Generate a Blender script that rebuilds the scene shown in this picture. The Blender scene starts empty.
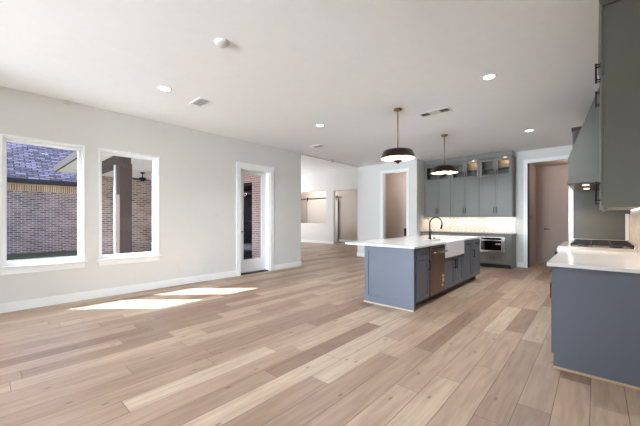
import bpy, bmesh, math, random
from mathutils import Vector, Matrix
random.seed(7)
S = bpy.context.scene
COL = S.collection

# ------------------------------------------------------------------ camera
F = 306.0
ANG = math.atan(276/F)
H = 3.12                      # ceiling height
cam_d = bpy.data.cameras.new('camera'); cam = bpy.data.objects.new('camera', cam_d); COL.objects.link(cam)
cam.location = (0, 0, 1.29); cam.rotation_euler = (math.pi/2, 0, ANG)
cam_d.sensor_width = 36; cam_d.lens = F*36/640; cam_d.shift_y = 6.4/640
cam_d.clip_start = 0.02
S.camera = cam
# ------------------------------------------------------------------ world, sun, fill lamps
S.view_settings.view_transform = 'Standard'; S.view_settings.look = 'None'
S.view_settings.gamma = 1; S.view_settings.exposure = 1.05
W = bpy.data.worlds.new('sky'); S.world = W; W.use_nodes = True
wn = W.node_tree.nodes; bg = wn['Background']
sky = wn.new('ShaderNodeTexSky'); sky.sky_type = 'NISHITA'; sky.sun_disc = False
sky.sun_elevation = math.radians(48); sky.sun_rotation = math.radians(226)
W.node_tree.links.new(sky.outputs[0], bg.inputs[0]); bg.inputs[1].default_value = 0.26
def lamp(name, kind, loc, energy, col=(1, 1, 1), rot=None, **k):
    d = bpy.data.lights.new(name, kind); d.energy = energy; d.color = col
    for a, b in k.items(): setattr(d, a, b)
    o = bpy.data.objects.new(name, d); COL.objects.link(o); o.location = loc
    if rot: o.rotation_euler = rot
    return o
sun = lamp('sun', 'SUN', (-20, -20, 30), 16, (1, .98, .97), angle=math.radians(.5))
sun.rotation_euler = Vector((.64, .62, -1)).to_track_quat('-Z', 'Y').to_euler()
# fill lamp added out of view, in the south opening behind the camera;
# it leans up to brighten the ceiling
PI = math.pi
lamp('window_daylight', 'AREA', (-3.2, -9.05, 1.7), 940, (.745, .88, 1), (PI/2+.42, 0, 0), shape='RECTANGLE', size=3.6, size_y=2.3)
# fill lamp added to brighten the tall living room; no window stands behind it
lamp('living_room_daylight', 'AREA', (-14.6, 9.0, 2.2), 150, (.92, .95, 1), (PI/2+.3, 0, -PI/2), shape='RECTANGLE', size=4.5, size_y=3.0)

# ------------------------------------------------------------------ materials
def _n(t, kind, **k):
    n = t.nodes.new(kind)
    for a, b in k.items():
        if hasattr(n, a): setattr(n, a, b)
    return n
def lin(c):
    return tuple((v/255/12.92 if v/255 <= .04045 else ((v/255+.055)/1.055)**2.4) for v in c)
def mat(name, col, rough=.5, metal=0, var=.04, scale=8, bump=0, bscale=60, emit=None, estr=0, spec=None, coat=0):
    """paint / metal / stone with faint procedural variation (col is sRGB 0-255 albedo)"""
    m = bpy.data.materials.new(name); m.use_nodes = True; t = m.node_tree
    p = t.nodes['Principled BSDF']; L = t.links
    tc = _n(t, 'ShaderNodeTexCoord'); nz = _n(t, 'ShaderNodeTexNoise'); nz.inputs['Scale'].default_value = scale
    nz.inputs['Detail'].default_value = 4
    L.new(tc.outputs['Object'], nz.inputs['Vector'])
    r = _n(t, 'ShaderNodeValToRGB'); c = lin(col)
    r.color_ramp.elements[0].color = (*[v*(1-var) for v in c], 1); r.color_ramp.elements[1].color = (*[min(1, v*(1+var)) for v in c], 1)
    r.color_ramp.elements[0].position = .3; r.color_ramp.elements[1].position = .7
    L.new(nz.outputs[0], r.inputs[0]); L.new(r.outputs[0], p.inputs['Base Color'])
    p.inputs['Roughness'].default_value = rough; p.inputs['Metallic'].default_value = metal
    if spec is not None: p.inputs['Specular IOR Level'].default_value = spec
    if coat: p.inputs['Coat Weight'].default_value = coat
    if bump:
        b = _n(t, 'ShaderNodeBump'); b.inputs['Strength'].default_value = bump; b.inputs['Distance'].default_value = .002
        n2 = _n(t, 'ShaderNodeTexNoise'); n2.inputs['Scale'].default_value = bscale
        L.new(tc.outputs['Object'], n2.inputs['Vector']); L.new(n2.outputs[0], b.inputs['Height']); L.new(b.outputs[0], p.inputs['Normal'])
    if emit:
        p.inputs['Emission Color'].default_value = (*emit, 1); p.inputs['Emission Strength'].default_value = estr
    return m
def glass(name, tint=(1, 1, 1), refl=.08):
    m = bpy.data.materials.new(name); m.use_nodes = True; t = m.node_tree; t.nodes.clear(); L = t.links
    o = _n(t, 'ShaderNodeOutputMaterial'); mx = _n(t, 'ShaderNodeMixShader'); tr = _n(t, 'ShaderNodeBsdfTransparent'); g = _n(t, 'ShaderNodeBsdfGlossy')
    tr.inputs[0].default_value = (*tint, 1); g.inputs['Roughness'].default_value = .02
    lw = _n(t, 'ShaderNodeLayerWeight'); lw.inputs[0].default_value = .5
    pw = _n(t, 'ShaderNodeMath', operation='POWER'); pw.inputs[1].default_value = 4
    mm = _n(t, 'ShaderNodeMath', operation='MULTIPLY_ADD'); mm.inputs[1].default_value = .35; mm.inputs[2].default_value = refl*.35
    L.new(lw.outputs['Facing'], pw.inputs[0]); L.new(pw.outputs[0], mm.inputs[0]); L.new(mm.outputs[0], mx.inputs[0]); L.new(tr.outputs[0], mx.inputs[1]); L.new(g.outputs[0], mx.inputs[2]); L.new(mx.outputs[0], o.inputs[0])
    return m
def brick(name, axes, c1, c2, mortar, w=.2, h=.068, m_=.011, offs=.5):
    """brick wall; axes picks which world coordinates run along and up the wall"""
    m = bpy.data.materials.new(name); m.use_nodes = True; t = m.node_tree; L = t.links; p = t.nodes['Principled BSDF']
    ge = _n(t, 'ShaderNodeNewGeometry'); sp = _n(t, 'ShaderNodeSeparateXYZ'); cb = _n(t, 'ShaderNodeCombineXYZ')
    L.new(ge.outputs['Position'], sp.inputs[0])
    L.new(sp.outputs[axes[0]], cb.inputs[0]); L.new(sp.outputs[axes[1]], cb.inputs[1])
    b = _n(t, 'ShaderNodeTexBrick'); b.offset = offs
    b.inputs['Scale'].default_value = 1; b.inputs['Brick Width'].default_value = w; b.inputs['Row Height'].default_value = h
    b.inputs['Mortar Size'].default_value = m_; b.inputs['Mortar Smooth'].default_value = .2; b.inputs['Bias'].default_value = 0
    b.inputs['Color1'].default_value = (*lin(c1), 1); b.inputs['Color2'].default_value = (*lin(c2), 1); b.inputs['Mortar'].default_value = (*lin(mortar), 1)
    L.new(cb.outputs[0], b.inputs[0])
    nz = _n(t, 'ShaderNodeTexNoise'); nz.inputs['Scale'].default_value = 1.6; nz.inputs['Detail'].default_value = 6; L.new(cb.outputs[0], nz.inputs[0])
    mx = _n(t, 'ShaderNodeMix', data_type='RGBA', blend_type='MULTIPLY'); mx.inputs[0].default_value = .6
    rr = _n(t, 'ShaderNodeValToRGB'); rr.color_ramp.elements[0].position = .3; rr.color_ramp.elements[0].color = (.55, .53, .55, 1); rr.color_ramp.elements[1].position = .65
    L.new(nz.outputs[0], rr.inputs[0]); L.new(b.outputs[0], mx.inputs[6]); L.new(rr.outputs[0], mx.inputs[7]); L.new(mx.outputs[2], p.inputs['Base Color'])
    bm_ = _n(t, 'ShaderNodeBump'); bm_.invert = True; bm_.inputs['Strength'].default_value = .6; bm_.inputs['Distance'].default_value = .006
    L.new(b.outputs['Fac'], bm_.inputs['Height']); L.new(bm_.outputs[0], p.inputs['Normal'])
    p.inputs['Roughness'].default_value = .85
    return m
def plank_floor():
    m = bpy.data.materials.new('oak plank floor'); m.use_nodes = True; t = m.node_tree; L = t.links; p = t.nodes['Principled BSDF']
    PW = .19
    def M(op, a, b=None, c=None):
        n = _n(t, 'ShaderNodeMath', operation=op)
        for i, v in enumerate((a, b, c)):
            if v is None: continue
            if isinstance(v, (int, float)): n.inputs[i].default_value = v
            else: L.new(v, n.inputs[i])
        return n.outputs[0]
    ge = _n(t, 'ShaderNodeNewGeometry'); sp = _n(t, 'ShaderNodeSeparateXYZ'); L.new(ge.outputs['Position'], sp.inputs[0])
    x = M('DIVIDE', M('ADD', sp.outputs[0], 50), PW); row = M('FLOOR', x); fx = M('FRACT', x)
    wn1 = _n(t, 'ShaderNodeTexWhiteNoise', noise_dimensions='1D'); L.new(row, wn1.inputs['W'])
    wn1b = _n(t, 'ShaderNodeTexWhiteNoise', noise_dimensions='1D'); L.new(M('ADD', row, 311.7), wn1b.inputs['W'])
    ln = M('MULTIPLY_ADD', wn1b.outputs[0], .7, 1.15)
    y = M('DIVIDE', M('ADD', M('ADD', sp.outputs[1], 60), M('MULTIPLY', wn1.outputs[0], 7.3)), ln)
    seg = M('FLOOR', y); fy = M('FRACT', y)
    cv = _n(t, 'ShaderNodeCombineXYZ'); L.new(row, cv.inputs[0]); L.new(seg, cv.inputs[1])
    wn2 = _n(t, 'ShaderNodeTexWhiteNoise', noise_dimensions='3D'); L.new(cv.outputs[0], wn2.inputs['Vector'])
    tone = _n(t, 'ShaderNodeValToRGB'); cr = tone.color_ramp
    cr.elements[0].position = 0; cr.elements[0].color = (*lin((138, 110, 91)), 1)
    cr.elements[1].position = 1; cr.elements[1].color = (*lin((192, 170, 148)), 1)
    for ps, c in ((.25, (159, 131, 111)), (.5, (174, 147, 126)), (.8, (183, 158, 135))):
        e = cr.elements.new(ps); e.color = (*lin(c), 1)
    L.new(wn2.outputs['Value'], tone.inputs[0])
    # grain, stretched along the board and shifted per board
    gv = _n(t, 'ShaderNodeCombineXYZ')
    L.new(M('MULTIPLY', sp.outputs[0], 1.0), gv.inputs[0]); L.new(M('MULTIPLY', sp.outputs[1], .09), gv.inputs[1]); L.new(M('MULTIPLY', wn2.outputs['Value'], 40), gv.inputs[2])
    g = _n(t, 'ShaderNodeTexNoise'); g.inputs['Scale'].default_value = 26; g.inputs['Detail'].default_value = 7; g.inputs['Distortion'].default_value = .4; L.new(gv.outputs[0], g.inputs[0])
    gr = _n(t, 'ShaderNodeValToRGB'); gr.color_ramp.elements[0].position = .32; gr.color_ramp.elements[0].color = (.70, .67, .65, 1); gr.color_ramp.elements[1].position = .62; gr.color_ramp.elements[1].color = (1.0, 1.0, 1.0, 1)
    L.new(g.outputs[0], gr.inputs[0])
    mx = _n(t, 'ShaderNodeMix', data_type='RGBA', blend_type='MULTIPLY'); mx.inputs[0].default_value = .8
    L.new(tone.outputs[0], mx.inputs[6]); L.new(gr.outputs[0], mx.inputs[7])
    # soft large blotches
    bl = _n(t, 'ShaderNodeTexNoise'); bl.inputs['Scale'].default_value = 5; bl.inputs['Detail'].default_value = 3; L.new(gv.outputs[0], bl.inputs[0])
    br = _n(t, 'ShaderNodeValToRGB'); br.color_ramp.elements[0].position = .3; br.color_ramp.elements[0].color = (.88, .84, .82, 1); br.color_ramp.elements[1].position = .6
    L.new(bl.outputs[0], br.inputs[0])
    mx2 = _n(t, 'ShaderNodeMix', data_type='RGBA', blend_type='MULTIPLY'); mx2.inputs[0].default_value = .8
    L.new(mx.outputs[2], mx2.inputs[6]); L.new(br.outputs[0], mx2.inputs[7])
    # knots
    kv = _n(t, 'ShaderNodeCombineXYZ'); L.new(M('MULTIPLY', sp.outputs[0], 1.9), kv.inputs[0]); L.new(M('MULTIPLY', sp.outputs[1], .9), kv.inputs[1])
    vo = _n(t, 'ShaderNodeTexVoronoi', voronoi_dimensions='2D'); vo.inputs['Scale'].default_value = 1.6; L.new(kv.outputs[0], vo.inputs[0])
    kr = _n(t, 'ShaderNodeValToRGB'); kr.color_ramp.elements[0].position = .01; kr.color_ramp.elements[0].color = (.42, .33, .27, 1); kr.color_ramp.elements[1].position = .05
    L.new(vo.outputs['Distance'], kr.inputs[0])
    mx3 = _n(t, 'ShaderNodeMix', data_type='RGBA', blend_type='MULTIPLY'); mx3.inputs[0].default_value = .85
    L.new(mx2.outputs[2], mx3.inputs[6]); L.new(kr.outputs[0], mx3.inputs[7])
    # seams
    dx = M('MULTIPLY', M('MINIMUM', fx, M('SUBTRACT', 1, fx)), PW); dy = M('MULTIPLY', M('MINIMUM', fy, M('SUBTRACT', 1, fy)), ln)
    d = M('MINIMUM', dx, dy); sm = _n(t, 'ShaderNodeMapRange'); sm.inputs['From Min'].default_value = .0008; sm.inputs['From Max'].default_value = .0032
    L.new(d, sm.inputs['Value'])
    mx4 = _n(t, 'ShaderNodeMix', data_type='RGBA', blend_type='MIX'); mx4.inputs[6].default_value = (*lin((92, 68, 54)), 1)
    L.new(sm.outputs[0], mx4.inputs[0]); L.new(mx3.outputs[2], mx4.inputs[7]); L.new(mx4.outputs[2], p.inputs['Base Color'])
    b = _n(t, 'ShaderNodeBump'); b.inputs['Strength'].default_value = .35; b.inputs['Distance'].default_value = .002
    L.new(sm.outputs[0], b.inputs['Height']); L.new(b.outputs[0], p.inputs['Normal'])
    p.inputs['Roughness'].default_value = .42
    return m
def shingles():
    m = bpy.data.materials.new('asphalt shingles'); m.use_nodes = True; t = m.node_tree; L = t.links; p = t.nodes['Principled BSDF']
    tc = _n(t, 'ShaderNodeTexCoord'); b = _n(t, 'ShaderNodeTexBrick'); L.new(tc.outputs['UV'], b.inputs[0])
    b.inputs['Scale'].default_value = 1; b.inputs['Brick Width'].default_value = .36; b.inputs['Row Height'].default_value = .16; b.inputs['Mortar Size'].default_value = .02
    b.inputs['Color1'].default_value = (*lin((104, 102, 126)), 1); b.inputs['Color2'].default_value = (*lin((52, 50, 68)), 1); b.inputs['Mortar'].default_value = (*lin((18, 16, 26)), 1)
    nz = _n(t, 'ShaderNodeTexNoise'); nz.inputs['Scale'].default_value = 30; L.new(tc.outputs['UV'], nz.inputs[0])
    mx = _n(t, 'ShaderNodeMix', data_type='RGBA', blend_type='MULTIPLY'); mx.inputs[0].default_value = .3
    L.new(b.outputs[0], mx.inputs[6]); L.new(nz.outputs[0], mx.inputs[7]); L.new(mx.outputs[2], p.inputs['Base Color']); p.inputs['Roughness'].default_value = .95; p.inputs['Specular IOR Level'].default_value = .05
    return m
def tile(axes):
    """small cream diamond wall tiles with pale joints"""
    m = bpy.data.materials.new('cream wall tile'); m.use_nodes = True; t = m.node_tree; L = t.links; p = t.nodes['Principled BSDF']
    ge = _n(t, 'ShaderNodeNewGeometry'); sp = _n(t, 'ShaderNodeSeparateXYZ'); cb = _n(t, 'ShaderNodeCombineXYZ')
    L.new(ge.outputs['Position'], sp.inputs[0]); L.new(sp.outputs[axes[0]], cb.inputs[0]); L.new(sp.outputs[axes[1]], cb.inputs[1])
    mp = _n(t, 'ShaderNodeMapping'); mp.inputs['Rotation'].default_value = (0, 0, math.radians(45)); L.new(cb.outputs[0], mp.inputs[0])
    b = _n(t, 'ShaderNodeTexBrick'); b.offset = 0; L.new(mp.outputs[0], b.inputs[0])
    b.inputs['Scale'].default_value = 1; b.inputs['Brick Width'].default_value = .085; b.inputs['Row Height'].default_value = .085; b.inputs['Mortar Size'].default_value = .005
    b.inputs['Color1'].default_value = (*lin((228, 219, 208)), 1); b.inputs['Color2'].default_value = (*lin((208, 197, 186)), 1); b.inputs['Mortar'].default_value = (*lin((168, 156, 146)), 1)
    L.new(b.outputs[0], p.inputs['Base Color']); p.inputs['Roughness'].default_value = .25
    bm_ = _n(t, 'ShaderNodeBump'); bm_.invert = True; bm_.inputs['Strength'].default_value = .4; bm_.inputs['Distance'].default_value = .003
    L.new(b.outputs['Fac'], bm_.inputs['Height']); L.new(bm_.outputs[0], p.inputs['Normal'])
    return m
WALL = mat('wall paint', (220, 219, 215), .75, var=.008, bump=.15, bscale=120)
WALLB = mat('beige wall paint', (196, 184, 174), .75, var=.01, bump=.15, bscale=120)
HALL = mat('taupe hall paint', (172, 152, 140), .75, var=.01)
CEIL = mat('ceiling paint', (244, 245, 246), .85, var=.01, bump=.3, bscale=90)
TRIM = mat('white trim paint', (242, 243, 242), .4, var=.006)
VINYL = mat('white window vinyl', (246, 248, 250), .35, var=.006)
CAB = mat('blue grey cabinet paint', (99, 104, 115), .42, var=.015)  # blue cast of daylight put into the cabinet colour
CABG = mat('green grey cabinet paint', (109, 109, 103), .42, var=.015)  # green cast under warm light put into the cabinet colour
CABIN = mat('pale wood cabinet interior', (196, 160, 132), .5)
TOE = mat('dark toe kick', (52, 48, 48), .6)
GAP = mat('cabinet shadow gap', (60, 62, 66), .6)
QUARTZ = mat('white quartz', (226, 223, 221), .14, var=.02, scale=3)
DSTONE = mat('dark grey stone', (92, 84, 78), .25, var=.12, scale=30)
STEEL = mat('brushed steel', (206, 200, 194), .26, 1, var=.03)
BSTEEL = mat('warm brushed steel', (124, 102, 88), .3, 1, var=.05)
BLACK = mat('matte black metal', (26, 24, 24), .38, .5)
IRON = mat('black cast iron', (30, 28, 28), .55, .2, bump=.3)
BGLASS = mat('black appliance glass', (8, 8, 10), .06)
BRASS = mat('aged brass', (150, 124, 88), .32, 1, var=.08)
BRONZE = mat('dark bronze shade', (64, 48, 42), .3, .85, var=.15, scale=12)
SHADEIN = mat('white enamel shade lining', (250, 244, 232), .4)
BULB = mat('glowing lamp glass', (255, 240, 214), .4, emit=(1, .86, .66), estr=1.4)
CANG = mat('glowing can light lens', (255, 255, 250), .4, emit=(1, .95, .88), estr=6)
LED = mat('warm light strip', (255, 226, 190), .4, emit=(1, .74, .48), estr=2.5)
CERAMIC = mat('white fireclay', (244, 242, 244), .12, var=.005)
PLATE = mat('white switch plastic', (218, 216, 210), .35, var=.005)
GREYV = mat('grey vent metal', (172, 172, 176), .5)
DARKV = mat('dark vent core', (96, 94, 96), .7)
WGLASS = glass('window glass', (.93, .95, .96), .05)
CGLASS = glass('cabinet glass', (.86, .88, .86), .09)
DBROWN = mat('dark stained post wood', (74, 60, 55), .7, var=.1, scale=20)
SOFFIT = mat('cream soffit paint', (236, 228, 214), .8)
FASCIA = mat('dark fascia paint', (26, 22, 22), .7)
GRASS = mat('lawn grass', (62, 70, 50), .95, var=.35, scale=40, bump=.8, bscale=200)
SLAB = mat('patio concrete', (112, 112, 128), .8, var=.08)
BARN = mat('pale barn door paint', (214, 204, 194), .6, var=.02)
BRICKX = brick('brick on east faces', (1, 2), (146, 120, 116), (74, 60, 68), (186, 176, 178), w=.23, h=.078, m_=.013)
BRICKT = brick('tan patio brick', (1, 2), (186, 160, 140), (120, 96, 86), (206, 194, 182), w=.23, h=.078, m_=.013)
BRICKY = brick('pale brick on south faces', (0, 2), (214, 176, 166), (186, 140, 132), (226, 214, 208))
SOLD = brick('soldier course brick', (1, 2), (168, 140, 118), (126, 98, 84), (214, 200, 176), w=.075, h=.4, m_=.012, offs=0)
FLOOR = plank_floor(); SHING = shingles()
TILEY = tile((0, 2)); TILEX = tile((1, 2))

# ------------------------------------------------------------------ mesh helpers
class MB:
    def __init__(s): s.bm = bmesh.new(); s.smooth = False
    def box(s, x0, x1, y0, y1, z0, z1, bev=0):
        b = bmesh.new()
        v = [b.verts.new(p) for p in ((x0,y0,z0),(x1,y0,z0),(x1,y1,z0),(x0,y1,z0),(x0,y0,z1),(x1,y0,z1),(x1,y1,z1),(x0,y1,z1))]
        for f in ((3,2,1,0),(4,5,6,7),(0,1,5,4),(1,2,6,5),(2,3,7,6),(3,0,4,7)): b.faces.new([v[i] for i in f])
        bmesh.ops.recalc_face_normals(b, faces=b.faces)
        if bev: bmesh.ops.bevel(b, geom=b.edges[:], offset=min(bev, .45*min(abs(x1-x0), abs(y1-y0), abs(z1-z0))), segments=2, profile=.7, affect='EDGES')
        s._add(b); return s
    def prism(s, poly, axis, a0, a1):
        """extrude a 2D outline along an axis ('x': outline in y,z; 'y': x,z; 'z': x,y)"""
        def P(u, v, a): return {'x': (a, u, v), 'y': (u, a, v), 'z': (u, v, a)}[axis]
        b = bmesh.new(); A = [b.verts.new(P(u, v, a0)) for u, v in poly]; B = [b.verts.new(P(u, v, a1)) for u, v in poly]
        b.faces.new(A); b.faces.new(B[::-1]); n = len(poly)
        for i in range(n): b.faces.new((A[i], B[i], B[(i+1) % n], A[(i+1) % n]))
        bmesh.ops.recalc_face_normals(b, faces=b.faces); s._add(b); return s
    def lathe(s, prof, c=(0, 0, 0), seg=32, closed=False):
        b = bmesh.new(); rings = []
        for r, z in prof:
            rings.append([b.verts.new((c[0]+r*math.cos(2*PI*i/seg), c[1]+r*math.sin(2*PI*i/seg), c[2]+z)) for i in range(seg)] if r > 1e-5 else [b.verts.new((c[0], c[1], c[2]+z))])
        pr = list(zip(rings, rings[1:])) + ([(rings[-1], rings[0])] if closed else [])
        for A, B in pr:
            for i in range(seg):
                j = (i+1) % seg
                if len(A) == 1 and len(B) == 1: continue
                if len(A) == 1: b.faces.new((A[0], B[i], B[j]))
                elif len(B) == 1: b.faces.new((A[i], A[j], B[0]))
                else: b.faces.new((A[i], A[j], B[j], B[i]))
        bmesh.ops.recalc_face_normals(b, faces=b.faces)
        for f in b.faces: f.smooth = True
        s._add(b); return s
    def tube(s, pts, r, seg=12):
        b = bmesh.new(); pts = [Vector(p) for p in pts]; rings = []; up = Vector((.31, .17, .93))
        rr = r if isinstance(r, (list, tuple)) else [r]*len(pts)
        for i, p in enumerate(pts):
            d = (pts[min(i+1, len(pts)-1)]-pts[max(i-1, 0)]).normalized()
            u = d.cross(up).normalized() if i == 0 else (u - d*u.dot(d)).normalized()
            w = d.cross(u)
            rings.append([b.verts.new(p+(u*math.cos(2*PI*k/seg)+w*math.sin(2*PI*k/seg))*rr[i]) for k in range(seg)])
        for A, B in zip(rings, rings[1:]):
            for k in range(seg): f = b.faces.new((A[k], A[(k+1) % seg], B[(k+1) % seg], B[k])); f.smooth = True
        b.faces.new(rings[0][::-1]); b.faces.new(rings[-1])
        bmesh.ops.recalc_face_normals(b, faces=b.faces); s._add(b); return s
    def _add(s, b):
        me = bpy.data.meshes.new('tmp'); b.to_mesh(me); b.free(); s.bm.from_mesh(me); bpy.data.meshes.remove(me)
    def build(s, name, m, parent=None, off=None):
        me = bpy.data.meshes.new(name)
        vs = [v.co for v in s.bm.verts]
        if off is None and parent is None:
            mn = [min(v[i] for v in vs) for i in range(3)]; mx = [max(v[i] for v in vs) for i in range(3)]
            off = Vector(((mn[0]+mx[0])/2, (mn[1]+mx[1])/2, mn[2]))
        elif off is None: off = root_loc(parent)
        bmesh.ops.translate(s.bm, verts=s.bm.verts, vec=-Vector(off)); s.bm.to_mesh(me); s.bm.free()
        me.materials.append(m); o = bpy.data.objects.new(name, me); COL.objects.link(o)
        if parent: o.parent = parent
        else: o.location = off
        return o
def root_loc(o):
    while o.parent: o = o.parent
    return Vector(o.location)
def B(*a, bev=0): return MB().box(*a, bev=bev)
def tag(o, label, cat, group=None):
    o['label'] = label; o['category'] = cat
    if group: o['group'] = group
    return o
def thing(name, loc, label, cat, group=None):
    o = bpy.data.objects.new(name, None); o.empty_display_size = .1; COL.objects.link(o); o.location = loc
    return tag(o, label, cat, group)
def struct(name, mb, m, parent=None):
    o = mb.build(name, m, parent)
    if not parent: o['kind'] = 'structure'
    return o
def sthing(name, loc):
    o = bpy.data.objects.new(name, None); COL.objects.link(o); o.location = loc; o['kind'] = 'structure'; return o
def copy_tree(o, parent=None):
    c = o.copy(); COL.objects.link(c); c.parent = parent
    for ch in [q for q in bpy.data.objects if q.parent == o]: copy_tree(ch, c)
    return c
def walled(axis, f0, f1, a0, a1, z0, z1, holes=()):
    """wall slab with rectangular holes (a0,a1,z0,z1); axis = the one it is thin along"""
    mb = MB(); cuts = sorted({a0, a1, *[h[0] for h in holes], *[h[1] for h in holes]})
    def add(p, q, z, w):
        if w-z < 1e-4: return
        if axis == 'x': mb.box(f0, f1, p, q, z, w)
        else: mb.box(p, q, f0, f1, z, w)
    for p, q in zip(cuts, cuts[1:]):
        hs = sorted([h for h in holes if h[0] <= p+1e-6 and h[1] >= q-1e-6], key=lambda h: h[2]); z = z0
        for h in hs: add(p, q, z, h[2]); z = h[3]
        add(p, q, z, z1)
    return mb

# ------------------------------------------------------------------ room shell
WX = -6.07; EX = .37; SY = -9.0
WIN = [(.19, 1.105, .628, 2.455), (1.310, 2.228, .628, 2.457)]
WIN_BACK = [(-4.96, -4.04, .65, 2.455)]  # unseen window added in the left wall to let in more light
DOOR = (4.0, 4.86, 0, 2.47)
fl = MB().box(-6.25, EX+.15, SY-.1, 14.2, -.12, 0).box(-15.1, -6.25, 5.94, 14.2, -.12, 0)
struct('floor', fl, FLOOR)
struct('ceiling', B(WX-.06, EX+.15, SY-.1, 9.9, H, H+.25), CEIL)
struct('wall_left', walled('x', WX-.18, WX, SY, 5.94, 0, H, [*WIN, *WIN_BACK, DOOR]), WALL)
struct('wall_right', B(EX, EX+.15, SY, 9.9, 0, H), WALL)
SW = [(-5.1, -1.3, .45, 2.85)]  # unseen opening added in the south wall for the fill lamp
struct('wall_south', walled('y', SY-.15, SY, WX-.18, EX+.15, 0, H, SW), WALL)
struct('wall_partition', MB().box(-1.75, EX, -1.15, -1.0, 0, H).box(WX, -5.15, -1.15, -1.0, 0, H), WALL)  # unseen stubs added to keep the south fill lamp off end panel and left wall
# kitchen back wall with the hall opening, pantry wall with its doorway
KY = 9.75
struct('wall_kitchen', walled('y', KY, KY+.13, -4.03, EX, 0, H, [(-1.354, .25, 0, 2.79)]), WALL)
PY = 8.85
struct('wall_pantry', walled('y', PY, PY+.13, -6.21, -4.03, 0, H, [(-5.2, -4.36, 0, 2.80)]), WALL)
struct('wall_pantry_side', B(-4.15, -4.03, PY+.13, KY+.13, 0, H), WALL)
struct('wall_pantry_west', B(-6.21, -6.08, PY+.13, 12.3, 0, 3.85), WALL)
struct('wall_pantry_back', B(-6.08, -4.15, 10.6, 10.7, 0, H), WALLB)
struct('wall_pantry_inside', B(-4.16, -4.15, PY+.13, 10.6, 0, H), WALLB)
struct('ceiling', B(-6.08, -4.15, 9.9, 10.7, H, H+.1), CEIL)
struct('wall_over_ceiling', B(WX-.14, WX-.062, 5.94, PY, H+.02, 3.85), WALL)
# hall beyond the kitchen
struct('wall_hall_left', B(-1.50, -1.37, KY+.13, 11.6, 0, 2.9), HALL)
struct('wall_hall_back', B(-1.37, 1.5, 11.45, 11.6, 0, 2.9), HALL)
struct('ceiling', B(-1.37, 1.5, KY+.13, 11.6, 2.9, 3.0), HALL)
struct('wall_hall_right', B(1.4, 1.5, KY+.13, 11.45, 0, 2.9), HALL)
# tall living room
FY = 12.3; FZ = 3.86
struct('wall_far', walled('y', FY, FY+.14, -15.1, -6.21, 0, FZ, [(-14.2, -10.66, 1.08, 2.83), (-10.15, -7.4, 0, 2.78)]), WALL)
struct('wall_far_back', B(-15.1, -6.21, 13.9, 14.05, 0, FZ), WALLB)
struct('ceiling', B(-15.1, WX-.14, 5.76, 14.05, FZ, FZ+.1), CEIL)
struct('wall_living_west', B(-15.1, -14.95, 5.94, 13.9, 0, FZ), WALL)
OPN = (-8.85, -7.87, 0, 2.45)
struct('wall_living_south', walled('y', 5.76, 5.94, -15.1, WX-.18, 0, FZ, [OPN]), WALL)
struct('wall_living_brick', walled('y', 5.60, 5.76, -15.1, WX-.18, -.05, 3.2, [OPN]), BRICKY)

# baseboards
BH = .135
def base(name, *boxes):
    mb = MB()
    for b in boxes:
        x0, x1, y0, y1 = b; mb.box(x0, x1, y0, y1, .002, BH, bev=.004)
    struct(name, mb, HALL if 'hall' in name else TRIM)
base('baseboard_left', (WX, WX+.016, SY, 3.885), (WX, WX+.016, 4.972, 5.955), (WX-.18, WX+.016, 5.94, 5.956))
base('baseboard_pantry', (-6.226, -5.285, PY-.016, PY), (-4.275, -4.014, PY-.016, PY), (-4.03, -4.014, PY, 9.14))
base('baseboard_kitchen', (-1.59, -1.445, KY-.016, KY))
base('baseboard_far', (-14.95, -10.15, FY-.016, FY), (-14.95, -6.21, 13.884, 13.9))
base('baseboard_hall', (-1.37, -1.354, KY+.13, 11.45), (-1.37, -1.30, 11.434, 11.45))
base('baseboard_south', (WX, EX, SY, SY+.016))

# casings of the two cased openings (trim)
def casing_y(name, y, x0, x1, z1, w, d=.018, hw=None):
    hw = hw or w
    struct(name, MB().box(x0-w, x0, y-d, y, 0, z1, bev=.004).box(x1, x1+w, y-d, y, 0, z1, bev=.004).box(x0-w, x1+w, y-d, y, z1, z1+hw, bev=.004), TRIM)
casing_y('trim_1', KY, -1.354, .25, 2.79, .09)
casing_y('trim_2', PY, -5.2, -4.36, 2.80, .08)
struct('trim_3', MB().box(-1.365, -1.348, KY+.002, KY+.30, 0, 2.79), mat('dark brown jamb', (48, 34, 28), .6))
struct('trim_4', MB().box(-5.2, -5.19, PY, PY+.13, 0, 2.80).box(-5.2, -4.36, PY, PY+.13, 2.79, 2.80).box(-4.37, -4.36, PY, PY+.13, 0, 2.80), TRIM)
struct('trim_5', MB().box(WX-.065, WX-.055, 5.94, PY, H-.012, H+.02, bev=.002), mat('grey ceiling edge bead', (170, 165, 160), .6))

# windows
def window(idx, y0, y1, z0, z1):
    w = sthing('window_%d' % idx, (WX, (y0+y1)/2, z0))
    fr = .055; X0, X1 = WX-.175, WX-.10
    MB().box(X0, X1, y0+.001, y0+fr, z0, z1, bev=.004).box(X0, X1, y1-fr, y1-.001, z0, z1, bev=.004).box(X0, X1, y0+fr, y1-fr, z0, z0+fr, bev=.004).box(X0, X1, y0+fr, y1-fr, z1-fr, z1, bev=.004).build('window_frame', VINYL, w)
    B(WX-.142, WX-.136, y0+fr-.005, y1-fr+.005, z0+fr-.005, z1-fr+.005).build('pane', WGLASS, w)
    MB().box(X1, WX+.008, y0-.014, y0+.012, z0, z1+.012, bev=.002).box(X1, WX+.008, y1-.012, y1+.012, z0, z1+.012, bev=.002).box(X1, WX+.008, y0+.012, y1-.012, z1-.012, z1+.012, bev=.002).build('jamb_liner', TRIM, w)
    B(WX-.10, WX+.032, y0-.045, y1+.045, z0-.022, z0+.004, bev=.004).build('window_sill', TRIM, w)
    B(WX, WX+.014, y0-.012, y1+.012, z0-.105, z0-.024, bev=.003).build('apron', TRIM, w)
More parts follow.
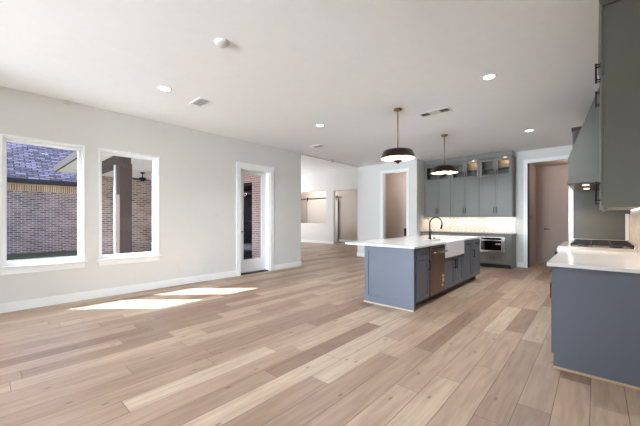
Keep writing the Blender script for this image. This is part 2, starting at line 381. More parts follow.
for i, (a, b, c, d) in enumerate(WIN+WIN_BACK): window(i+1, a, b, c, d)
for i, (a, b, c, d) in enumerate(SW):
    w = sthing('window_%d' % (i+6), ((a+b)/2, SY, c))
    MB().box(a, a+.05, SY-.12, SY-.04, c, d).box(b-.05, b, SY-.12, SY-.04, c, d).box(a+.05, b-.05, SY-.12, SY-.04, c, c+.05).box(a+.05, b-.05, SY-.12, SY-.04, d-.05, d).build('window_frame', VINYL, w)
    B(a-.04, b+.04, SY-.04, SY+.03, c-.024, c).build('window_sill', TRIM, w)

# patio door
w = sthing('door_1', (WX, 4.43, 0)); y0, y1, _, z1 = DOOR
MB().box(WX, WX+.018, y0-.112, y0, 0, z1, bev=.004).box(WX, WX+.018, y1, y1+.112, 0, z1, bev=.004).box(WX, WX+.018, y0-.112, y1+.112, z1, z1+.135, bev=.004).build('door_casing', TRIM, w)
MB().box(WX-.178, WX, y0+.0005, y0+.012, 0, z1).box(WX-.178, WX, y1-.03, y1-.0005, 0, z1).box(WX-.18, WX, y0+.012, y1-.03, z1-.02, z1).build('door_jamb', TRIM, w)
xa, xb = WX-.175, WX-.130; ya, yb = y0+.014, y1-.034; ga, gb, gz0, gz1 = 4.165, 4.70, .33, 2.375
sl = MB().box(xa, xb, ya, ga, .03, 2.445, bev=.002).box(xa, xb, gb, yb, .03, 2.445, bev=.002).box(xa, xb, ga, gb, .03, gz0, bev=.002).box(xa, xb, ga, gb, gz1, 2.445, bev=.002).build('door_slab', TRIM, w)
MB().box(xb, xb+.008, ga-.02, ga, gz0-.02, gz1+.02).box(xb, xb+.008, gb, gb+.02, gz0-.02, gz1+.02).box(xb, xb+.008, ga, gb, gz0-.02, gz0).box(xb, xb+.008, ga, gb, gz1, gz1+.02).build('glazing_bead', TRIM, sl)
B(WX-.137, WX-.132, ga-.004, gb+.004, gz0-.004, gz1+.004).build('pane', WGLASS, sl)
MB().box(xb, xb+.008, 4.055, 4.095, .93, 1.12, bev=.002).tube([(xb+.008, 4.075, 1.0), (xb+.05, 4.075, 1.0), (xb+.052, 4.17, 1.0)], .010).build('door_handle', BLACK, sl)
B(WX-.16, WX-.02, y0+.012, y1-.03, .001, .022, bev=.003).build('threshold', BLACK, w)

# hall door at the back
w = sthing('door_2', (-.85, 11.45, 0)); dx0, dx1 = -1.20, -.38
MB().box(dx0-.09, dx0, 11.432, 11.45, 0, 2.46).box(dx1, dx1+.09, 11.432, 11.45, 0, 2.46).box(dx0-.09, dx1+.09, 11.432, 11.45, 2.46, 2.55).build('door_casing', HALL, w)
sl = MB().box(dx0+.004, dx0+.12, 11.42, 11.45, .01, 2.45).box(dx1-.12, dx1-.004, 11.42, 11.45, .01, 2.45).box(dx0+.12, dx1-.12, 11.42, 11.45, .01, .22).box(dx0+.12, dx1-.12, 11.42, 11.45, .82, .98).box(dx0+.12, dx1-.12, 11.42, 11.45, 2.32, 2.45).box(dx0+.12, dx1-.12, 11.440, 11.45, .22, .82).box(dx0+.12, dx1-.12, 11.440, 11.45, .98, 2.32).build('door_slab', HALL, w)
MB().tube([(dx0+.06, 11.42, 1.0), (dx0+.06, 11.365, 1.0)], [.03, .018]).tube([(dx0+.055, 11.37, 1.0), (dx0+.17, 11.37, 1.0)], .011).build('door_handle', BLACK, sl)

# dark glass door of the living room seen through the patio door
w = sthing('door_3', (-8.36, 5.68, 0)); a, b, c, d = OPN
MB().box(a, a+.05, 5.66, 5.74, 0, d).box(b-.05, b, 5.66, 5.74, 0, d).box(a+.05, b-.05, 5.66, 5.74, d-.05, d).box(a+.05, b-.05, 5.66, 5.74, 0, .06).box(a+.05, b-.05, 5.67, 5.73, 1.2, 1.24).build('door_frame', BLACK, w)
B(a+.05, b-.05, 5.695, 5.705, .06, d-.05).build('pane', BGLASS, w)

# ------------------------------------------------------------------ outside
g = struct('ground', MB().box(-60, -6.25, -40, 5.6, -.30, -.15), GRASS); g['label'] = 'lawn'
struct('patio_slab', B(-14.0, -6.25, 1.9, 5.6, -.149, -.05), SLAB)
bw = thing('house_wing', (-18.2, 0, -.15), 'brick house wing with a soldier course and bluish shingle roof seen through the windows', 'building')
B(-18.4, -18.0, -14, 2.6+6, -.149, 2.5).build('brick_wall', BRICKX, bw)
B(-18.4, -17.99, -14, 8.6, 2.5, 2.78).build('soldier_course', SOLD, bw)
B(-18.4, -17.45, -14, 8.6, 2.78, 2.84).build('soffit', SOFFIT, bw)
B(-17.47, -17.42, -14, 8.6, 2.76, 2.97).build('fascia', FASCIA, bw)
def roof_quad(name, pts, thick, parent):
    bm = bmesh.new(); uv = None
    top = [Vector(p) for p in pts]; nrm = (top[1]-top[0]).cross(top[3]-top[0]).normalized()
    if nrm.z < 0: nrm = -nrm
    T = [bm.verts.new(p) for p in top]; D = [bm.verts.new(p-nrm*thick) for p in top]
    fs = [bm.faces.new(T), bm.faces.new(D[::-1])] + [bm.faces.new((T[i], D[i], D[(i+1) % 4], T[(i+1) % 4])) for i in range(4)]
    uvl = bm.loops.layers.uv.new('UVMap'); e = (top[1]-top[0]).normalized(); k = nrm.cross(e)
    for f in fs:
        for l in f.loops:
            d = l.vert.co-top[0]; l[uvl].uv = (d.dot(e), d.dot(k))
    bmesh.ops.recalc_face_normals(bm, faces=bm.faces)
    mb = MB(); mb.bm.free(); mb.bm = bm; return mb.build(name, SHING, parent)
roof_quad('roof', [(-17.42, -14, 2.97), (-17.42, 8.6, 2.97), (-23.5, 8.6, 7.2), (-23.5, -14, 7.2)], .05, bw)
B(-23.4, -18.4, -14, 8.6, -.149, 2.84).build('rear_block', BRICKX, bw)
pc = thing('patio_cover', (-11.4, 4.2, -.05), 'covered patio with dark wooden post and cream ceiling seen through the right window', 'patio cover')
B(-14.0, -6.26, 1.75, 5.58, 2.95, 3.0).build('patio_ceiling', SOFFIT, pc)
MB().box(-14.0, -6.26, 1.70, 1.75, 2.93, 3.14).build('fascia', FASCIA, pc)
B(-14.0, -8.85, 2.32, 2.58, 2.72, 2.95).build('beam', DBROWN, pc)
roof_quad('roof', [(-14.0, 1.70, 3.15), (-6.26, 1.70, 3.15), (-6.26, 5.58, 4.4), (-14.0, 5.58, 4.4)], .05, pc)
B(-14.2, -14.0, 3.0, 5.6, -.149, 2.95).build('brick_wall', BRICKT, pc)
ps = B(-9.14, -8.86, 2.33, 2.61, -.05, 2.719, bev=.01).build('post', DBROWN, pc)
MB().box(-9.16, -8.84, 2.31, 2.63, -.05, .06, bev=.008).build('post_base', DBROWN, ps)
MB().tube([(-9.36, 2.36, -.04), (-9.36, 2.36, 2.72)], .035).build('downspout', TRIM, pc)
fn = thing('patio_ceiling_fan', (-11.9, 3.83, 2.95), 'black ceiling fan hanging under the covered patio beyond the right window', 'ceiling fan')
fx, fy_ = -11.9, 3.83
MB().lathe([(0, 2.95), (.07, 2.95), (.06, 2.90), (0, 2.90)], (fx, fy_, 0), 16).build('canopy', BLACK, fn)
MB().tube([(fx, fy_, 2.91), (fx, fy_, 2.77)], .014).build('down_rod', BLACK, fn)
mo = MB().lathe([(0, 2.78), (.08, 2.77), (.12, 2.74), (.12, 2.69), (.08, 2.67), (0, 2.665)], (fx, fy_, 0), 20).build('motor', BLACK, fn)
MB().lathe([(0, 2.67), (.07, 2.668), (.06, 2.64), (0, 2.63)], (fx, fy_, 0), 16).build('light_kit', BLACK, fn)
for an in (36, 156, 276):
    c_, s_ = math.cos(math.radians(an)), math.sin(math.radians(an)); bm = MB()
    bm.box(.1, .50, -.06, .06, 2.705, 2.717, bev=.003)
    bmesh.ops.rotate(bm.bm, verts=bm.bm.verts, cent=(0, 0, 2.71), matrix=Matrix.Rotation(.15, 3, 'X'))
    bmesh.ops.rotate(bm.bm, verts=bm.bm.verts, cent=(0, 0, 0), matrix=Matrix.Rotation(math.radians(an), 3, 'Z'))
    bmesh.ops.translate(bm.bm, verts=bm.bm.verts, vec=(fx, fy_, 0)); bm.build('blade', BLACK, fn)

# ------------------------------------------------------------------ cabinet fronts
# D = (axis, side): 'x+' front faces +X, 'x-' faces -X, 'y-' faces -Y.  u runs along the wall.
def fbox(mb, D, f, u0, u1, z0, z1, d0, d1, bev=.0):
    """box on a front plane at f; d0..d1 measured outward"""
    if D[0] == 'x':
        s = 1 if D[1] == '+' else -1; a, b = sorted((f+s*d0, f+s*d1)); mb.box(a, b, u0, u1, z0, z1, bev=bev)
    else:
        a, b = sorted((f-d0, f-d1)); mb.box(u0, u1, a, b, z0, z1, bev=bev)
def fpt(D, f, u, z, d):
    if D[0] == 'x': return (f+(d if D[1] == '+' else -d), u, z)
    return (u, f-d, z)
def shaker(parent, name, D, f, u0, u1, z0, z1, m, rail=.057, glassm=None, t=.019):
    mb = MB(); b = .0018
    fbox(mb, D, f, u0, u0+rail, z0, z1, 0, t, b); fbox(mb, D, f, u1-rail, u1, z0, z1, 0, t, b)
    fbox(mb, D, f, u0+rail, u1-rail, z0, z0+rail, 0, t, b); fbox(mb, D, f, u0+rail, u1-rail, z1-rail, z1, 0, t, b)
    if not glassm: fbox(mb, D, f, u0+rail-.002, u1-rail+.002, z0+rail-.002, z1-rail+.002, 0, .008)
    o = mb.build(name, m, parent)
    if glassm:
        g = MB(); fbox(g, D, f, u0+rail-.004, u1-rail+.004, z0+rail-.004, z1-rail+.004, .006, .010); g.build('pane', glassm, o)
    return o
def pull(front, D, f, u, z, length=.14, vert=True, m=None, t=.019):
    mb = MB(); h = length/2; k = .008
    for s in (-1, 1):
        uu, zz = (u, z+s*(h-.012)) if vert else (u+s*(h-.012), z)
        fbox(mb, D, f, uu-.005, uu+.005, zz-.005, zz+.005, t, t+.028)
    if vert: fbox(mb, D, f, u-.007, u+.007, z-h, z+h, t+.024, t+.038, .003)
    else: fbox(mb, D, f, u-h, u+h, z-.007, z+.007, t+.024, t+.038, .003)
    mb.build('handle', m or BLACK, front)
def carcass(parent, D, f, depth, u0, u1, z0, z1, m, name='carcass'):
    mb = MB(); fbox(mb, D, f, u0, u1, z0, z1, -depth, 0); return mb.build(name, m, parent)

# ------------------------------------------------------------------ island
IX1 = -1.895; IX0 = -2.70; IY0 = 4.05; IY1 = 7.30; CT = .914; UT = .884
ip = thing('island_end_panel', ((IX0+IX1)/2, IY0, 0), 'blue grey framed panel closing the near end of the kitchen island', 'end panel')
MB().box(IX0, IX1+.012, IY0, IY0+.035, .002, UT, bev=.002).build('board', CAB, ip)
mb = MB()
y = IY0
for u0, u1, z0, z1 in ((IX0, IX0+.07, .002, UT), (IX1+.012-.07, IX1+.012, .002, UT), (IX0+.07, IX1-.058, .002, .11), (IX0+.07, IX1-.058, UT-.085, UT)):
    mb.box(u0, u1, y-.012, y, z0, z1, bev=.0015)
mb.build('panel_frame', CAB, ip)
B(IX0-.01, IX1+.012, IY0-.024, IY0-.0125, .001, .018, bev=.003).build('shoe_moulding', mat('pale shoe moulding', (198, 180, 160), .5), ip)
bp = thing('island_back_panel', (IX0, 5.7, 0), 'blue grey panel along the seating side of the kitchen island', 'back panel')
B(IX0, IX0+.03, IY0+.035, IY1, .002, UT).build('board', CAB, bp)
D = 'x+'
GRP = 'island base cabinets'
def base_unit(label, D, f, depth, u0, u1, m, layout, group=GRP, toe=.075, name='base_cabinet', ctr=None, ztop=UT):
    loc = fpt(D, f, (u0+u1)/2, 0, -depth/2); t = thing(name, loc, label, 'cabinet', group)
    carcass(t, D, f, depth, u0+.0005, u1-.0005, .10, ztop, m)
    mb = MB(); fbox(mb, D, f, u0+.0005, u1-.0005, .001, .10, -depth, -toe); mb.build('toe_kick', TOE, t)
    for it in layout:
        kind, a, b, z0, z1, hu, hz = it
        if kind == 'drawer':
            d = shaker(t, 'drawer', D, f, a, b, z0, z1, m, rail=.042); pull(d, D, f, (a+b)/2, (z0+z1)/2, .13, False)
        elif kind == 'door':
            d = shaker(t, 'door', D, f, a, b, z0, z1, m); pull(d, D, f, hu, hz, .15)
        elif kind == 'wdrawer':
            d = shaker(t, 'drawer', D, f, a, b, z0, z1, m); pull(d, D, f, (a+b)/2, hz, .16, False)
        elif kind == 'pullout':
            d = shaker(t, 'pullout_front', D, f, a, b, z0, z1, m); pull(d, D, f, (a+b)/2, hz, .12, False)
    return t
IA = (IY0+.036, 4.56)
base_unit('first island base cabinet with one drawer over a door, between end panel and dishwasher', D, IX1, .62, *IA, CAB,
          [('drawer', IA[0]+.035, IA[1]-.008, .70, .868, 0, 0), ('door', IA[0]+.035, IA[1]-.008, .115, .69, IA[1]-.045, .60)])
# dishwasher
dw = thing('dishwasher', (IX1-.3, 4.95, 0), 'stainless dishwasher with bar handle built into the kitchen island', 'dishwasher')
B(IX1-.60, IX1-.005, 4.568, 5.182, .10, .875).build('tub_body', TOE, dw)
B(IX1-.60, IX1-.07, 4.568, 5.182, .001, .10).build('toe_panel', BLACK, dw)
dd = B(IX1-.005, IX1+.03, 4.572, 5.178, .115, .862, bev=.004).build('door', BSTEEL, dw)
MB().tube([(IX1+.082, 4.60, .775), (IX1+.082, 5.15, .775)], .013).tube([(IX1+.028, 4.65, .775), (IX1+.082, 4.65, .775)], .009).tube([(IX1+.028, 5.10, .775), (IX1+.082, 5.10, .775)], .009).build('handle', BRASS, dd)
B(IX1+.0301, IX1+.031, 4.62, 5.13, .83, .855).build('control_strip', BLACK, dd)
st = MB().box(IX1+.0301, IX1+.031, 5.05, 5.13, .27, .33).box(IX1+.0301, IX1+.031, 5.05, 5.13, .35, .39).box(IX1+.0301, IX1+.031, 5.03, 5.10, .20, .235).build('sticker', mat('cream sticker', (226, 196, 160), .5), dd)
st['label'] = 'cream stickers'
# sink base, its drawer fronts under the apron
base_unit('island sink cabinet with two doors under the white apron sink', D, IX1, .62, 5.19, 6.15, CAB,
          [('door', 5.20, 5.667, .115, .585, 5.63, .50), ('door', 5.673, 6.14, .115, .585, 5.71, .50)], ztop=.60)
sk = thing('apron_sink', (-2.1, 5.67, .60), 'white fireclay apron front sink set into the island worktop', 'sink')
SX0, SX1, SY0, SY1 = -2.31, IX1+.05, 5.215, 6.125
MB().box(SX1-.05, SX1, SY0, SY1, .645, .904, bev=.012).build('apron', CERAMIC, sk)
MB().box(SX0, SX1-.05, SY0, SY1, .645, .67).box(SX0, SX0+.03, SY0, SY1, .67, .883).box(SX0+.03, SX1-.05, SY0, SY0+.03, .67, .883).box(SX0+.03, SX1-.05, SY1-.03, SY1, .67, .883).build('basin', CERAMIC, sk)
MB().lathe([(0, .674), (.045, .674), (.045, .670), (0, .670)], (-2.1, 5.67, 0), 20).build('drain', STEEL, sk)
MB().box(-2.05, IX1, 5.19, 5.214, .601, UT).box(-2.05, IX1, 6.126, 6.15, .601, UT).box(SX0+.03, IX1, 5.214, 6.126, .601, .643).build('sink_rail', CAB, sk)
base_unit('narrow island pullout cabinet beside the right side of the sink', D, IX1, .62, 6.152, 6.70, CAB,
          [('pullout', 6.162, 6.692, .115, .868, 0, .80)])
base_unit('last island base cabinet at the far end, drawer over door', D, IX1, .62, 6.702, IY1, CAB,
          [('drawer', 6.712, IY1-.01, .71, .868, 0, 0), ('door', 6.712, IY1-.01, .115, .70, 6.76, .60)])
wt = MB()
wt.box(-3.05, SX0-.005, IY0-.055, IY1+.03, UT, CT, bev=.004).box(SX0-.005, IX1+.045, IY0-.055, SY0-.004, UT, CT, bev=.004).box(SX0-.005, IX1+.045, SY1+.004, IY1+.03, UT, CT, bev=.004)
tag(wt.build('island_worktop', QUARTZ), 'white quartz worktop of the kitchen island with seating overhang', 'worktop')
# faucet
fa = thing('faucet', (-2.37, 5.78, CT), 'black gooseneck faucet standing on the island behind the sink', 'faucet')
FX, FYY = -2.37, 5.78
MB().lathe([(0, 0), (.03, 0), (.03, .012), (.022, .03), (.02, .12), (0, .12)], (FX, FYY, CT), 20).build('faucet_base', BLACK, fa)
pts = [(FX, FYY, CT+.1), (FX, FYY, CT+.30)]
R = .115
for i in range(1, 14):
    a = math.pi - i*math.radians(195)/13
    pts.append((FX+R+R*math.cos(a), FYY, CT+.30+R*math.sin(a)))
MB().tube(pts, .0125).build('spout', BLACK, fa)
e = pts[-1]; MB().tube([e, (e[0]-.012, e[1], e[2]-.075)], [.0155, .019]).build('spray_head', BLACK, fa)
MB().tube([(FX, FYY, CT+.085), (FX, FYY+.05, CT+.09)], .011).tube([(FX, FYY+.045, CT+.09), (FX+.01, FYY+.065, CT+.17)], [.007, .005]).build('lever', BLACK, fa)
tag(MB().lathe([(0, 0), (.02, 0), (.02, .012), (.012, .022), (0, .022)], (-2.36, 5.97, CT), 16).build('air_switch', BLACK), 'small black button on the island beside the faucet', 'button')

# ------------------------------------------------------------------ back kitchen run
D = 'y-'; UF = 9.42; US = [(-4.02, -3.225), (-3.223, -2.44), (-2.438, -1.645)]
ULAB = ['left wall cabinet unit, half behind the second pendant, two tall doors under glass doors',
        'middle wall cabinet unit over the back worktop, two tall doors under glass doors',
        'right wall cabinet unit beside the hall opening, two tall doors under lit glass doors']
for i, (u0, u1) in enumerate(US):
    t = thing('wall_cabinet', ((u0+u1)/2, 9.58, 1.385), ULAB[i], 'cabinet', 'tall wall cabinets on the kitchen back wall')
    zb, zm, zt = 1.385, 2.46, 2.98
    B(u0, u1, UF, KY-.001, zb, zm).build('carcass', CABG, t)
    MB().box(u0, u0+.018, UF, KY-.001, zm, zt).box(u1-.018, u1, UF, KY-.001, zm, zt).box(u0+.018, u1-.018, UF, KY-.001, zt-.02, zt).box(u0+.018, u1-.018, KY-.012, KY-.001, zm, zt-.02).build('display_box', CABG, t)
    B(u0+.02, u1-.02, UF+.03, KY-.013, zm+.23, zm+.242).build('shelf', CABG, t)
    mid = (u0+u1)/2
    for s, (a, b) in ((-1, (u0+.012, mid-.002)), (1, (mid+.002, u1-.012))):
        d = shaker(t, 'door', D, UF, a, b, zb+.012, zm-.004, CABG); pull(d, D, UF, mid+s*.03, zb+.16, .16)
        d = shaker(t, 'glass_door', D, UF, a, b, zm+.006, zt-.03, CABG, glassm=CGLASS); pull(d, D, UF, mid+s*.03, zm+.13, .14)
        if i and s > 0: MB().lathe([(0, 0), (.032, 0), (.032, -.012), (0, -.012)], ((a+b)/2, UF+.12, zt-.021), 16).build('puck_light', LED, t)
        if i and s > 0: lamp('cabinet_light', 'POINT', ((a+b)/2, UF+.15, zt-.06), 1.6, (1, .58, .34), shadow_soft_size=.03)
    B(u0, u1, UF, UF+.018, zb-.025, zb).build('light_valance', CABG, t)
    B(u0+.1, u1-.1, UF+.12, UF+.16, zb-.012, zb-.001).build('light_strip', LED, t)
    lamp('under_cabinet_light', 'AREA', ((u0+u1)/2, UF+.14, zb-.02), 1.6, (1, .80, .64), (0, 0, 0), shape='RECTANGLE', size=.6, size_y=.04)
cr = MB().prism([(UF-.004, 2.981), (UF-.02, 2.985), (UF-.055, H-.02), (UF-.055, H-.002), (KY-.002, H-.002), (KY-.002, 2.981)], 'x', -4.025, -1.64)
tag(cr.build('crown_moulding', CABG), 'green grey crown moulding on top of the back wall cabinets', 'crown moulding')
tag(B(-1.644, -1.625, UF-.012, KY-.001, 1.36, 2.98, bev=.002).build('cabinet_side_panel', mat('brown grey side panel', (88, 76, 70), .5)), 'dark brown grey side panel on the right end of the back wall cabinets', 'side panel')
BF = 9.16; GB = 'base cabinets along the kitchen back wall'
base_unit('left base cabinet under the dark back worktop beside the pantry wall', D, BF, .585, -4.02, -3.20, CABG, [('door', -4.0, -3.615, .115, .868, -3.65, .70), ('door', -3.61, -3.215, .115, .868, -3.57, .70)], GB)
base_unit('middle base cabinet under the dark back worktop behind the island', D, BF, .585, -3.198, -2.42, CABG, [('door', -3.18, -2.81, .115, .868, -2.85, .70), ('door', -2.805, -2.435, .115, .868, -2.765, .70)], GB)
t = base_unit('right base cabinet of the back run holding the built in microwave over one drawer', D, BF, .585, -2.418, -1.63, CABG, [('wdrawer', -2.40, -1.70, .115, .385, 0, .27)], GB)
B(-1.63, -1.612, BF-.02, KY-.001, .002, UT, bev=.002).build('side_panel', CABG, t)
mw = thing('microwave', (-2.05, BF, .41), 'stainless built in microwave drawer with black glass in the back run', 'microwave')
mwx0, mwx1 = -2.385, -1.765
MB().box(mwx0, mwx1, BF-.035, BF-.001, .415, .47, bev=.003).box(mwx0, mwx0+.055, BF-.035, BF-.001, .47, .80, bev=.003).box(mwx1-.075, mwx1, BF-.035, BF-.001, .47, .80, bev=.003).box(mwx0+.055, mwx1-.075, BF-.035, BF-.001, .72, .745, bev=.002).box(mwx0, mwx1, BF-.035, BF-.001, .80, .825, bev=.003).build('frame', STEEL, mw)
B(mwx0+.055, mwx1-.075, BF-.028, BF-.001, .47, .72).build('window', BGLASS, mw)
B(mwx0+.055, mwx1-.075, BF-.030, BF-.001, .745, .80).build('control_panel', BGLASS, mw)
MB().box(-1.98, -1.935, BF-.0295, BF-.0281, .62, .655).box(-1.925, -1.895, BF-.0295, BF-.0281, .62, .655).box(-1.885, -1.865, BF-.0295, BF-.0281, .62, .655).build('sticker', PLATE, mw)
wt = MB().box(-4.028, -1.595, BF-.045, KY-.012, UT+.001, CT+.001, bev=.004)
tag(wt.build('back_worktop', DSTONE), 'dark edged worktop of the back kitchen run below the tile backsplash', 'worktop')
tag(B(-4.029, -1.63, KY-.011, KY-.0005, CT, 1.385).build('tile_backsplash', TILEY), 'cream diamond tile backsplash under the back wall cabinets', 'backsplash')

# ------------------------------------------------------------------ right kitchen run
D = 'x-'; RF = -.275; RY0 = 3.36; GR = 'base cabinets on the right wall'
ep = B(RF-.0, EX-.001, RY0-.02, RY0, .002, UT, bev=.002).build('run_end_panel', CAB)
tag(ep, 'plain blue grey panel closing the near end of the right hand cabinet run', 'end panel')
tag(B(RF-.0, EX-.001, RY0-.033, RY0-.021, .001, .019, bev=.003).build('shoe_moulding', mat('light wood shoe moulding', (196, 168, 138), .5)), 'light wood strip on the floor along the right hand end panel', 'moulding')
base_unit('first right wall base cabinet, directly behind the plain end panel', D, RF, .64, RY0, 4.17, CAB, [('drawer', RY0+.02, 4.16, .71, .868, 0, 0), ('door', RY0+.02, 3.755, .115, .695, 3.72, .60), ('door', 3.76, 4.16, .115, .695, 3.80, .60)], GR)
base_unit('second right wall base cabinet, between the first one and the range', D, RF, .64, 4.172, 4.97, CAB, [('drawer', 4.18, 4.96, .71, .868, 0, 0), ('door', 4.18, 4.565, .115, .695, 4.53, .60), ('door', 4.57, 4.96, .115, .695, 4.61, .60)], GR)
tag(B(RF-.045, EX-.001, RY0-.055, 4.978, UT, CT, bev=.004).build('right_worktop', QUARTZ), 'glossy white quartz worktop on the right, in front of the range', 'worktop')
# range
RY1, RY2 = 4.985, 6.19
ra = thing('range', (.02, 5.59, 0), 'wide stainless range with black grates against the right wall', 'range')
MB().box(-.30, EX-.012, RY1, RY2, .10, .905, bev=.004).build('body', STEEL, ra)
MB().box(-.30, EX-.012, RY1+.002, RY2-.002, .001, .10).build('toe_panel', BLACK, ra)
MB().prism([(-.30, .76), (-.36, .80), (-.375, .91), (-.36, .948), (EX-.012, .948), (EX-.012, .905), (-.30, .905)], 'y', RY1, RY2).build('cooktop_deck', STEEL, ra)
for y in (5.12, 5.35, 5.59, 5.83, 6.06): MB().tube([(-.36, y, .845), (-.405, y, .84)], [.026, .023]).build('knob', BLACK, ra)
for a, b in ((RY1+.03, 5.58), (5.60, RY2-.03)):
    d = B(-.325, -.30, a, b, .16, .74, bev=.004).build('oven_door', STEEL, ra)
    MB().tube([(-.375, a+.03, .69), (-.375, b-.03, .69)], .012).tube([(-.325, a+.06, .69), (-.375, a+.06, .69)], .008).tube([(-.325, b-.06, .69), (-.375, b-.06, .69)], .008).build('handle', STEEL, d)
    B(-.328, -.3251, a+.12, b-.12, .30, .58).build('oven_window', BGLASS, d)
for k in range(3):
    ya = RY1+.03+k*.385; mb = MB()
    for q in (0, .18, .36): mb.box(-.24, .32, ya+q, ya+q+.012, .974, .988)
    for x in (-.24, -.055, .13, .308): mb.box(x, x+.012, ya, ya+.372, .974, .988)
    for x in (-.24, .308):
        for q in (0, .36): mb.box(x, x+.012, ya+q, ya+q+.012, .948, .974)
    mb.build('grate', IRON, ra)
    for x in (-.12, .19): MB().lathe([(0, .948), (.055, .948), (.05, .960), (.025, .968), (0, .968)], (x, ya+.186, 0), 18).build('burner', IRON, ra)
B(.325, EX-.012, RY1, RY2, .948, .99, bev=.003).build('back_guard', STEEL, ra)
# hood
ho = thing('range_hood', (.05, 5.59, 1.75), 'tall tapered green grey hood above the range', 'range hood')
HX = -.262
MB().prism([(HX, 1.78), (HX, 2.07), (.113, H-.001), (EX-.001, H-.001), (EX-.001, 1.78)], 'y', 4.99, 6.20).build('hood_body', CABG, ho)
MB().box(HX-.012, EX-.001, 4.98, 6.21, 1.745, 1.785, bev=.004).build('hood_rim', CABG, ho)
B(HX+.02, EX-.03, 5.01, 6.18, 1.738, 1.744).build('steel_liner', BSTEEL, ho)
for y in (5.28, 5.9):
    MB().lathe([(0, 1.7375), (.035, 1.7375), (.035, 1.732), (0, 1.731)], (-.10, y, 0), 16).build('hood_light', LED, ho)
    lamp('hood_lamp', 'SPOT', (-.10, y, 1.725), 14, (1, .74, .5), (0, 0, 0), spot_size=2.2, spot_blend=.6, shadow_soft_size=.03)
# near wall cabinets on the right wall
UX = .050; GW = 'wall cabinets on the right wall'
for i, (u0, u1, lb) in enumerate(((3.37, 4.165, 'nearest right wall cabinet, its plain green grey side filling the right edge of the photo'), (4.167, 4.975, 'second right wall cabinet between the nearest one and the hood, showing only black pulls'))):
    t = thing('wall_cabinet', (.2, (u0+u1)/2, 1.385), lb, 'cabinet', GW)
    B(UX, EX-.001, u0, u1, 1.395, 3.0).build('carcass', CABG, t)
    mid = (u0+u1)/2
    for s, (a, b) in ((-1, (u0+.006, mid-.002)), (1, (mid+.002, u1-.006))):
        d = shaker(t, 'door', D, UX, a, b, 1.40, 2.455, CABG); pull(d, D, UX, mid+s*.03, 1.54, .18)
        d = shaker(t, 'upper_door', D, UX, a, b, 2.465, 2.995, CABG); pull(d, D, UX, mid+s*.03, 2.62, .16)
    B(UX, UX+.018, u0, u1, 1.37, 1.394).build('light_valance', CABG, t)
    B(UX+.24, UX+.26, u0+.1, u1-.1, 1.386, 1.394).build('light_strip', LED, t)
    lamp('under_cabinet_light', 'AREA', (UX+.10, mid, 1.375), .8, (1, .78, .58), (0, 0, PI/2), shape='RECTANGLE', size=.6, size_y=.04)
sp = B(UX+.001, EX-.001, 3.348, 3.3685, 1.385, 3.0, bev=.0015).build('cabinet_side_panel', CABG)
tag(sp, 'large flat green grey end panel hanging at the upper right edge', 'side panel')
tag(MB().prism([(UX+.001, 3.0015), (UX-.015, 3.0015), (UX-.032, 3.03), (UX-.032, H-.002), (EX-.002, H-.002), (EX-.002, 3.0015)], 'y', 3.33, 4.975).build('crown_moulding', CABG), 'green grey crown moulding above the right wall cabinets', 'crown moulding')
tag(B(EX-.011, EX-.0005, RY0+.01, 6.30, CT+.002, 1.37).build('tile_backsplash', TILEX), 'cream tile backsplash on the right wall beside the range', 'backsplash')
# tall refrigerator surround + refrigerator
tp = thing('refrigerator_surround', (.05, 6.8, 0), 'tall grey cabinet surround enclosing the refrigerator beyond the range', 'cabinet')
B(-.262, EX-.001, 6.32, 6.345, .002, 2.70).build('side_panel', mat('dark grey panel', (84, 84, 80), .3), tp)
B(-.262, EX-.001, 7.34, 7.365, .002, 2.70).build('side_panel', CABG, tp)
tt = B(-.262, EX-.001, 6.346, 7.339, 2.14, 2.70).build('bridge_cabinet', CABG, tp)
for a, b in ((6.35, 6.84), (6.845, 7.335)): d = shaker(tp, 'door', D, -.262, a, b, 2.15, 2.69, CABG)
B(-.29, EX-.001, 6.30, 7.385, 2.701, 2.75, bev=.004).build('crown', BRONZE, tp)
MB().box(-.262, EX-.012, 6.308, 6.3195, CT+.001, .985, bev=.002).box(.318, EX-.012, 6.308, 6.3195, .985, 1.37, bev=.002).build('white_upstand', QUARTZ, tp)  # white strips along the foot and the wall edge of the panel
rf = thing('refrigerator', (.0, 6.84, 0), 'stainless refrigerator inside the tall surround, its pale door edge showing', 'refrigerator')
B(-.258, EX-.01, 6.35, 7.33, .04, 2.12).build('body', STEEL, rf)
MB().box(-.25, EX-.02, 6.38, 7.30, .001, .04).build('base_grille', BLACK, rf)
for a, b in ((6.325, 6.838), (6.842, 7.36)):
    d = B(-.325, -.264, a, b, .10, 2.11, bev=.004).build('door', STEEL, rf); hy = b-.03 if a < 6.5 else a+.03
    MB().box(-.3265, -.3251, hy-.015, hy+.015, .7, 1.7).build('recessed_handle', BLACK, d)
base_unit('short base cabinet with white top, between the range and the refrigerator surround', D, RF, .64, 6.195, 6.315, CAB, [], GR)
tag(B(RF-.045, EX-.001, 6.1935, 6.3065, UT+.001, CT, bev=.003).build('right_worktop', QUARTZ), 'narrow strip of white worktop beyond the range', 'worktop')

